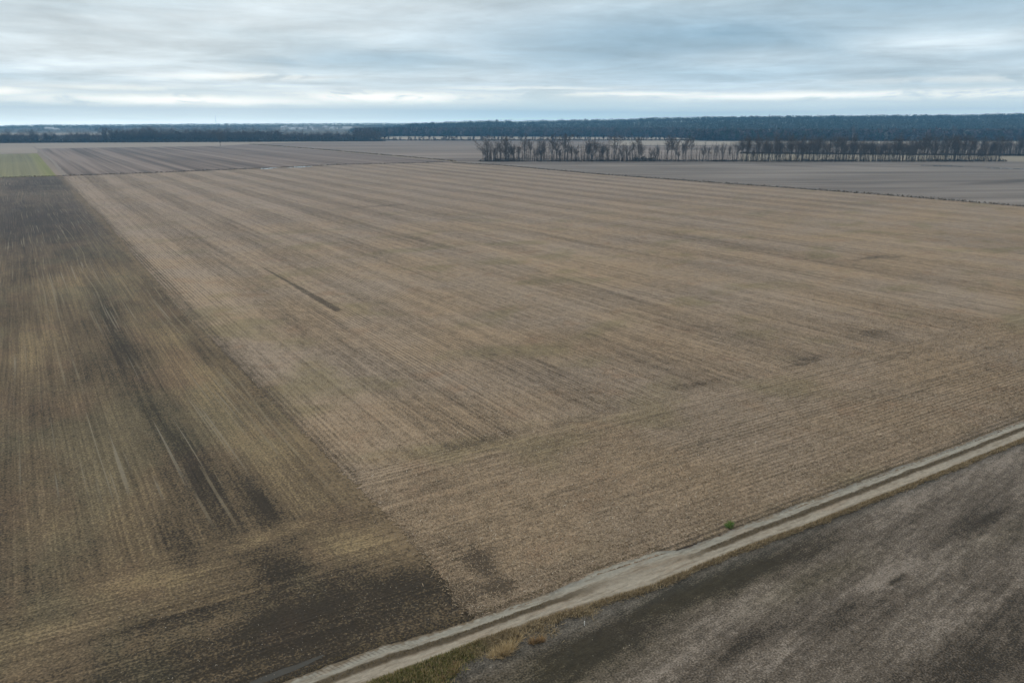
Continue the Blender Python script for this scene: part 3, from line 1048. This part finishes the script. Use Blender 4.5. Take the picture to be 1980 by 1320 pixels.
def scrub(name, pts, hmin, hmax, rad, n, size, mat, label, tone=None):
    s = np.array(pts)
    N = len(s)
    H = rng.uniform(hmin, hmax, N)
    V = tri_cloud(s[:, 0], s[:, 1], H * .45, np.full(N, rad), H * .55, n, size, rng)
    V[:, 2] = np.maximum(V[:, 2], .02)
    tn = np.repeat(rng.random(N * n), 3)
    o = np_mesh(name, V, N * n, mat, 3, 'stuff', tn)
    return tag(o, label, 'undergrowth', kind='stuff')


def along(line, step, side):
    out = []
    for (x0, y0), (x1, y1) in zip(line, line[1:]):
        L = math.hypot(x1 - x0, y1 - y0)
        for i in range(int(L / step)):
            f = (i + rnd.random()) / (L / step)
            out.append((x0 + (x1 - x0) * f + rnd.gauss(0, side), y0 + (y1 - y0) * f + rnd.gauss(0, side)))
    return out


pts = [polar(q, ZN + rng.normal(0, 3)) for q in np.arange(926, 1945, 1.1)]
pts = [q for q in pts if rng.random() < .55 + .45 * math.sin(q[0] * .09) * math.sin(q[0] * .031)]
scrub('undergrowth', pts, .4, 3.0, 1.6, 20, .42, M_scrub, 'dark scrub along the foot of the near hedgerow')
pts = [polar(q + rng.normal(0, 2), ZN + 3 + rng.normal(0, 2)) for q in list(np.arange(1225, 1268, 2.0)) + list(np.arange(936, 1010, 6.0))]
scrub('bramble', pts, 3.5, 5.5, 1.8, 40, .5, M_scrub, 'low dark bushes in the thin stretch of the near hedgerow')
pts = [polar(q, zdepth(297 + (q - 1430) / 500 * 4) + rng.normal(0, 3)) for q in np.arange(1432, 2060, 1.2)]
scrub('undergrowth', pts, .7, 2.6, 2.0, 18, .5, M_scrub, 'dark scrub along the foot of the second row of trees')
pts = [polar(q, zdepth(276.6 - max(0, q) / 700 * 3.4) + rng.normal(0, 6)) for q in np.arange(-20, 745, .8)]
scrub('undergrowth', pts, 3.0, 7.5, 3.0, 20, 1.1, M_scrub, 'dark scrub along the foot of the far treeline')
pts = [polar(q, zdepth(272.0) + rng.normal(0, 5)) for q in np.arange(745, 1340, 1.2)]
scrub('undergrowth', pts, 1.5, 4.0, 2.5, 18, .8, M_scrub, 'dark scrub along the foot of the thin far row')
def saplings(name, pts, hmin, hmax, label):
    V, Fc = [], []
    for x, y in pts:
        H = rnd.uniform(hmin, hmax) * (1.0 if rnd.random() < .7 else .6)
        q = Vector((x, y, -.1))
        d = Vector((rnd.gauss(0, .05), rnd.gauss(0, .05), 1)).normalized()
        for i in range(3):
            e = q + d * (H / 3)
            prism(V, Fc, q, e, .19 * (1 - .3 * i), .19 * (.7 - .3 * i), 3)
            q = e
            d = (d + Vector((rnd.gauss(0, .06), rnd.gauss(0, .06), 0))).normalized()
            for _ in range(7):
                dd = Vector((rnd.gauss(0, .5), rnd.gauss(0, .5), 1)).normalized()
                s0 = q - d * rnd.uniform(0, H / 3)
                sd = Vector((rnd.gauss(0, 1), rnd.gauss(0, 1), 0)).normalized() * .07
                k = len(V)
                V += [s0 + sd, s0 - sd, s0 + dd * H * rnd.uniform(.12, .26)]
                Fc.append((k, k + 1, k + 2))
    o = obj(name, V, Fc, M_twig, kind='stuff')
    return tag(o, label, 'saplings', kind='stuff')


pts = [polar(q + rng.normal(0, 2), ZN + rng.normal(0, 4)) for q in list(np.arange(936, 1232, .62)) + list(np.arange(1232, 1440, 1.5)) + list(np.arange(1440, 1934, .75))]
saplings('saplings', pts, 7, 21, 'thin bare saplings filling the near hedgerow between its trees')
pts = [polar(q + rng.normal(0, 2), zdepth(297 + (q - 1430) / 500 * 4) + rng.normal(0, 5)) for q in list(np.arange(1434, 2060, .8)) + list(np.arange(1900, 2080, .5))]
saplings('saplings', pts, 10, 20, 'thin bare saplings filling the second row behind the near hedgerow')
# weeds along the ditches
M_weed = mat_simple('dead_weeds', (.050, .038, .024), (.165, .125, .075), attr=True)
pts = along(TOPD, .9, .9)
scrub('ditch_weeds', pts, .3, 1.3, .8, 12, .22, M_weed, 'brown weeds along the ditch at the top of the corn stubble')
pts = along(RD2, .6, .7)
scrub('ditch_weeds', pts, .3, 1.5, .7, 12, .2, M_weed, 'brown weeds along the ditch between corn stubble and grey field')
pts = along(DIAG, 1.3, 1.2)
scrub('ditch_weeds', pts, .4, 1.6, .9, 12, .3, M_weed, 'brown weeds along the grassy bank running into the distance')


# ------------------------------------------------------------------ distant buildings and masts
M_white = mat_simple('white_siding', (.72, .72, .70), (.82, .82, .80), .2)
M_cream = mat_simple('cream_siding', (.55, .52, .46), (.66, .63, .56), .2)
M_roofg = mat_simple('grey_roof', (.22, .22, .23), (.34, .34, .35), .2)
M_roofw = mat_simple('pale_metal_roof', (.62, .63, .64), (.75, .76, .77), .2)
M_dark = mat_simple('dark_opening', (.03, .03, .035), (.05, .05, .055), .5)


def house_meshes(w_, d_, h_, rise, wm, rm):
    x, y = w_ / 2, d_ / 2
    wv = [(-x, -y, -1), (x, -y, -1), (x, y, -1), (-x, y, -1), (-x, -y, h_), (x, -y, h_), (x, y, h_), (-x, y, h_), (-x, 0, h_ + rise), (x, 0, h_ + rise)]
    wf = [(0, 1, 5, 4), (1, 2, 6, 9, 5), (2, 3, 7, 6), (3, 0, 4, 8, 7)]
    e = .5
    rv = [(-x - e, -y - e, h_ - .25), (x + e, -y - e, h_ - .25), (x + e, 0, h_ + rise + .15), (-x - e, 0, h_ + rise + .15), (x + e, y + e, h_ - .25), (-x - e, y + e, h_ - .25)]
    rv += [(a, b_, c + .3) for a, b_, c in rv]
    rf = [(3, 2, 1, 0), (5, 4, 2, 3), (6, 7, 8, 9), (9, 8, 10, 11), (0, 1, 7, 6), (4, 5, 11, 10), (1, 2, 8, 7), (2, 4, 10, 8), (3, 0, 6, 9), (5, 3, 9, 11)]
    gv, gf = [], []
    for k in range(3):
        cx = -w_ * .3 + k * w_ * .3
        kk = len(gv)
        gv += [(cx - .7, -y - .04, 1.0), (cx + .7, -y - .04, 1.0), (cx + .7, -y - .04, 2.6), (cx - .7, -y - .04, 2.6)]
        gf.append((kk, kk + 1, kk + 2, kk + 3))
    return mesh('wall', (wv, wf), wm), mesh('roof', (rv, rf), rm), mesh('window', (gv, gf), M_dark)


HM = [house_meshes(14, 9, 5.5, 3.2, M_white, M_roofg), house_meshes(17, 10, 6, 3.5, M_cream, M_roofg), house_meshes(13, 10, 5, 3, M_white, M_roofw), house_meshes(36, 14, 7, 3.0, M_white, M_roofw)]


def house(px, Z, k, label, group=None, name='house', s=1.0, rz=None):
    x, y = polar(px, Z)
    o = thing(name, label, 'house' if name == 'house' else 'barn', (x, y, hill(px, Z)), -R(YAW) + (rnd.uniform(-.5, .5) if rz is None else rz), (s, s, s), group)
    for nm, me in zip(('wall', 'roof', 'window'), HM[k]):
        c = bpy.data.objects.new(nm, me)
        COL.objects.link(c)
        c.parent = o
    return o


for k in range(34):
    px = rnd.choice([rnd.uniform(546, 580), rnd.uniform(580, 690), rnd.uniform(600, 660)])
    house(px, rnd.uniform(3950, 4650), rnd.choice([0, 1, 2]), 'tiny pale house of the distant town above the far treeline', 'houses of the distant town', s=rnd.uniform(.9, 1.3))
house(672, 4150, 3, 'long white shed at the right end of the distant town', None, 'barn', 1.3, .1)
house(96, 4300, 3, 'white metal barn far off above the left part of the far treeline', None, 'barn', 1.2, .1)
house(109, 4150, 3, 'pale barn right of the white metal one above the far treeline', None, 'barn', .9, -.2)
house(1516, 2900, 2, 'small white house among the trees on the blue hillside', None, 'house', 1.0, .3)
house(1466, 2900, 3, 'long pale farm building on the blue hillside', None, 'barn', .7, .0)

M_mast = mat_simple('mast_steel', (.25, .26, .28), (.36, .37, .40), .3)


def mast(px, Z, H, w_, label):
    x, y = polar(px, Z)
    o = thing('radio_mast', label, 'radio mast', (x, y, hill(px, Z)), 0)
    V, Fc = [], []
    legs = [Vector((math.cos(a) * w_, math.sin(a) * w_, 0)) for a in (0, 2.094, 4.189)]
    for l_ in legs: prism(V, Fc, l_, l_ * .6 + Vector((0, 0, H)), w_ * .16, w_ * .12, 4)
    n = int(H / (w_ * 3))
    for i in range(n):
        f0, f1 = i / n, (i + 1) / n
        for k in range(3):
            p0 = legs[k] * (1 - .4 * f0) + Vector((0, 0, H * f0))
            p1 = legs[(k + 1) % 3] * (1 - .4 * f1) + Vector((0, 0, H * f1))
            prism(V, Fc, p0, p1, w_ * .07, w_ * .07, 3)
    obj('lattice', V, Fc, M_mast, o)
    V, Fc = [], []
    prism(V, Fc, Vector((0, 0, H)), Vector((0, 0, H + 6)), w_ * .15, w_ * .06, 4)
    obj('antenna', V, Fc, M_mast, o)


mast(419, 5300, ztop(224, 5300) - hill(419, 5300), 1.5, 'tall thin radio mast on the horizon above the far treeline')
mast(559, 5300, ztop(235, 5300) - hill(559, 5300), 1.8, 'short mast on the horizon above the distant town')
mast(1707, 3500, ztop(206, 3500) - hill(1707, 3500) - 8, .6, 'very faint tall mast on the skyline of the blue hills')
mast(1953, 3500, ztop(211, 3500) - hill(1953, 3500), .5, 'short faint mast at the right end of the hill skyline')

# ------------------------------------------------------------------ near ground cover
def blades(name, X, Y, L, W, tilt, mat, z0=.03, label='', cat='grass', rise=None, tones=None):
    """thin leaves: one bent strip (two triangles) each"""
    N = len(X)
    a = rng.uniform(0, 2 * math.pi, N)
    d = np.stack([np.cos(a), np.sin(a)], 1)
    s = np.stack([-np.sin(a), np.cos(a)], 1)
    t1 = np.clip(rng.normal(tilt[0], tilt[1], N), .02, 1.5)
    hz, vz = np.cos(t1) * L, np.sin(t1) * L
    V = np.zeros((N, 4, 3), dtype=np.float32)
    b0 = np.stack([X, Y], 1)
    V[:, 0, :2] = b0 - s * W[:, None] / 2
    V[:, 1, :2] = b0 + d * (hz * .55)[:, None] - s * W[:, None] * .6
    V[:, 2, :2] = b0 + d * hz[:, None] + s * W[:, None] * .1
    V[:, 3, :2] = b0 + d * (hz * .5)[:, None] + s * W[:, None] * .6
    V[:, 0, 2] = z0
    V[:, 1, 2] = z0 + vz * .7
    V[:, 3, 2] = z0 + vz * .7 + W * .3
    V[:, 2, 2] = z0 + vz
    tn = np.repeat(rng.random(N) if tones is None else tones, 4)
    o = np_mesh(name, V.reshape(-1, 3), N, mat, 4, 'stuff', tn)
    return tag(o, label, cat, kind='stuff')


M_husk = bpy.data.materials.new('corn_husks')
mh, th, bh = new_mat('corn_leaf_litter')
tone = th.n('ShaderNodeAttribute', attribute_name='tone').outputs['Fac']
ch = th.mix(th.step(tone, .0, .5), (.14, .10, .062), (.30, .235, .160))
ch = th.mix(th.step(tone, .5, .95), ch, (.40, .32, .22))
ch = th.mix(th.step(tone, .975, .98), ch, (.54, .47, .37))
th.put(bh.inputs['Base Color'], ch)
N = 260000
X = rng.uniform(25, 170, N)
Yr = 49.3 + rng.exponential(26, N)
up = np.interp(X, [p[0] for p in UP], [p[1] for p in UP])
edge_l = np.interp(Yr, [49, 52, 57, 70, 100, 112], [27.0, 26.7, 27.5, 27.8, 27.2, 27.0]) - np.abs(rng.standard_t(2.5, N)) * .45 + .5
# fewer leaves on the bare marks
bare = np.exp(-((X - 31.5) / 1.9) ** 2 - ((Yr - 56.8) / 3.0) ** 2) + np.exp(-((X - 30.5) / 2.6) ** 2 - ((Yr - 52.6) / 1.5) ** 2)
patch = .5 + .5 * np.sin(X * .33 + 2 * np.sin(Yr * .21)) * np.sin(Yr * .47 + 1.5 * np.sin(X * .17))
keep = (Yr > up - .05 + np.abs(rng.normal(0, .25, N))) & (X > edge_l) & (rng.random(N) > bare * .85) & (rng.random(N) < .55 + .45 * patch)
X, Yr = X[keep], Yr[keep]
n = len(X)
blades('corn_litter', X, Yr, rng.uniform(.15, .60, n) * rng.uniform(.6, 1.1, n), rng.uniform(.02, .065, n), (.25, .25), mh, .035, 'dry corn leaves and stalks littering the stubble field', 'crop litter')

# verge grass along the lower edge of the track
mg, tg, bg_ = new_mat('verge_blades')
tone = tg.n('ShaderNodeAttribute', attribute_name='tone').outputs['Fac']
x_, y_, z_ = tg.sep(P(tg))
gr_ = tg.mix(tg.step(tone, 0, .62), (.062, .066, .020), (.205, .195, .065))
gr_ = tg.mix(tg.step(tone, .66, .72), gr_, (.33, .25, .13))
tn_ = tg.mix(tone, (.150, .112, .062), (.42, .33, .195))
tg.put(bg_.inputs['Base Color'], tg.mix(tg.step(tg.add(x_, tg.mul(tg.noise(P(tg), .8, .8, 5, 3), 7)), 26.5, 31.0), gr_, tn_))
N = 150000
X = np.concatenate([rng.uniform(8, 29, int(N * .55)), rng.uniform(24, 130, int(N * .45))])
lo = np.interp(X, [p[0] for p in LO], [p[1] for p in LO])
wd = np.interp(X, [8, 17, 24, 30, 36, 42, 48, 60, 130], [3.6, 3.2, 2.3, 1.9, 1.1, .42, .28, .28, .30])
wd = wd * (.65 + .35 * np.sin(X * .9 + np.sin(X * .37) * 2)) + .08
Y = lo + .12 - np.abs(rng.normal(0, .55, len(X))) * wd
k = (Y > 41) & (rng.random(len(X)) < np.clip(.45 + .55 * np.sin(X * 2.1 + Y * 3) * np.sin(X * .8 - Y * 1.3) + .3, .15, 1))
X, Y = X[k], Y[k]
n = len(X)
blades('verge_grass', X, Y, rng.uniform(.18, .55, n), rng.uniform(.02, .05, n), (.8, .35), mg, 0.0, 'green and tan grass growing along the lower edge of the farm track', 'grass')
# sparse tan weeds on the upper edge and the grassy middle of the track
N = 9000
X = rng.uniform(10, 130, N)
up = np.interp(X, [p[0] for p in UP], [p[1] for p in UP])
lo = np.interp(X, [p[0] for p in LO], [p[1] for p in LO])
mid = rng.random(N) < .55
Y = np.where(mid, lo + (up - lo) * (.575 + rng.normal(0, .03, N)), up + .1 + np.abs(rng.normal(0, .3, N)))
k = ~(mid & (X > 33) & (X < 52))
X, Y = X[k], Y[k]
n = len(X)
mgd = mat_simple('track_weeds', (.050, .042, .020), (.175, .135, .070), attr=True)
blades('track_weeds', X, Y, rng.uniform(.08, .22, n), rng.uniform(.02, .05, n), (.7, .3), mgd, .08, 'short brown weeds on the hump and upper edge of the farm track', 'grass')


def tuft(x, y, r_, h_, n, mat, name, label, cat):
    a = rng.uniform(0, 2 * math.pi, n)
    cl = rng.integers(0, 6, n)
    cx_ = rng.normal(0, .55, 6)[cl] * r_
    cy_ = rng.normal(0, .28, 6)[cl] * r_
    hs = rng.uniform(.45, 1.1, 6)[cl]
    rr = r_ * np.sqrt(rng.random(n)) * .3
    V = np.zeros((n, 3, 3), dtype=np.float32)
    bx, by = cx_ + np.cos(a) * rr, cy_ + np.sin(a) * rr
    a2 = a + rng.normal(0, .5, n)
    L = h_ * rng.uniform(.5, 1.15, n) * hs
    out = r_ * rng.uniform(.15, .75, n)
    w_ = .03
    V[:, 0] = np.stack([bx - np.sin(a2) * w_, by + np.cos(a2) * w_, np.zeros(n)], 1)
    V[:, 1] = np.stack([bx + np.sin(a2) * w_, by - np.cos(a2) * w_, np.zeros(n)], 1)
    V[:, 2] = np.stack([bx + np.cos(a2) * out, by + np.sin(a2) * out, L], 1)
    o = np_mesh(name, V.reshape(-1, 3), n, mat, 3, None, np.repeat(rng.random(n), 3))
    o.location = (x, y, 0)
    return tag(o, label, cat)


mt = mat_simple('dry_tuft_blades', (.24, .175, .085), (.52, .40, .225), attr=True)
mo_ = mat_simple('orange_tuft_blades', (.20, .125, .06), (.38, .27, .14), attr=True)
mv = mat_simple('weed_leaves', (.060, .115, .025), (.15, .225, .055), attr=True)
tuft(27.2, 44.55, 1.15, .75, 700, mt, 'grass_tuft', 'largest pale straw-coloured grass tuft beside the track at the lower edge', 'grass tuft')
tuft(21.9, 44.35, .7, .55, 380, mo_, 'grass_tuft', 'orange-tan grass tuft at the bottom edge of the frame among green grass', 'grass tuft')
x, y = at(1037, 1240)
tuft(x, y, .6, .6, 300, mo_, 'grass_tuft', 'orange grass tuft right of the largest pale tuft', 'grass tuft')
tuft(57.3, 48.9, .62, .34, 420, mv, 'green_weed', 'bright green weed clump on the upper edge of the track', 'weed')

M_stake = mat_simple('white_stake', (.75, .75, .72), (.82, .82, .8), 2)
for (px, py, lab) in ((1130, 1208, 'thin white stake standing in the field below the track'),):
    x, y = at(px, py)
    o = thing('marker_stake', lab, 'stake', (x, y, 0))
    V, Fc = [], []
    prism(V, Fc, Vector((0, 0, -.05)), Vector((0, 0, .36)), .026, .022, 8)
    obj('post', V, Fc, M_stake, o)
    V, Fc = [], []
    prism(V, Fc, Vector((0, 0, .36)), Vector((0, 0, .40)), .034, .03, 8)
    V.append(Vector((0, 0, .41)))
    for i in range(8): Fc.append((8 + i, 8 + (i + 1) % 8, 16))
    obj('cap', V, Fc, M_stake, o)

# pale crumbs of chaff and stone on the dark fields
mc = mat_simple('pale_chaff', (.16, .135, .10), (.40, .36, .30), attr=True)
N = 900
X = np.concatenate([rng.uniform(0, 27, N // 2), rng.uniform(22, 110, N // 2)])
Y = np.concatenate([rng.uniform(50.6, 68, N // 2), rng.uniform(18, 43.5, N // 2)])
n = len(X)
blades('chaff', X, Y, rng.uniform(.05, .16, n) , rng.uniform(.03, .07, n), (.2, .2), mc, .01, 'pale crumbs of chaff scattered over the dark fields', 'crop litter')

# ------------------------------------------------------------------ air
hz = bpy.data.materials.new('hazy_air')
hz.use_nodes = True
nt = hz.node_tree
for nd in list(nt.nodes): nt.nodes.remove(nd)
vo = nt.nodes.new('ShaderNodeVolumePrincipled')
vo.inputs['Color'].default_value = (0.25, 0.60, 0.96, 1)
vo.inputs['Density'].default_value = 1.35e-4
vo.inputs['Anisotropy'].default_value = 0.0
oo = nt.nodes.new('ShaderNodeOutputMaterial')
nt.links.new(vo.outputs[0], oo.inputs['Volume'])
B, z0, z1 = 6700, -1.2, 150
bv = [(-B, -B, z0), (B, -B, z0), (B, B, z0), (-B, B, z0), (-B, -B, z1), (B, -B, z1), (B, B, z1), (-B, B, z1)]
hb = obj('haze', bv, [(3, 2, 1, 0), (4, 5, 6, 7), (0, 1, 5, 4), (1, 2, 6, 5), (2, 3, 7, 6), (3, 0, 4, 7)], hz, kind='stuff')
hb['label'] = 'thin blue haze lying over the whole plain'
hb['category'] = 'haze'
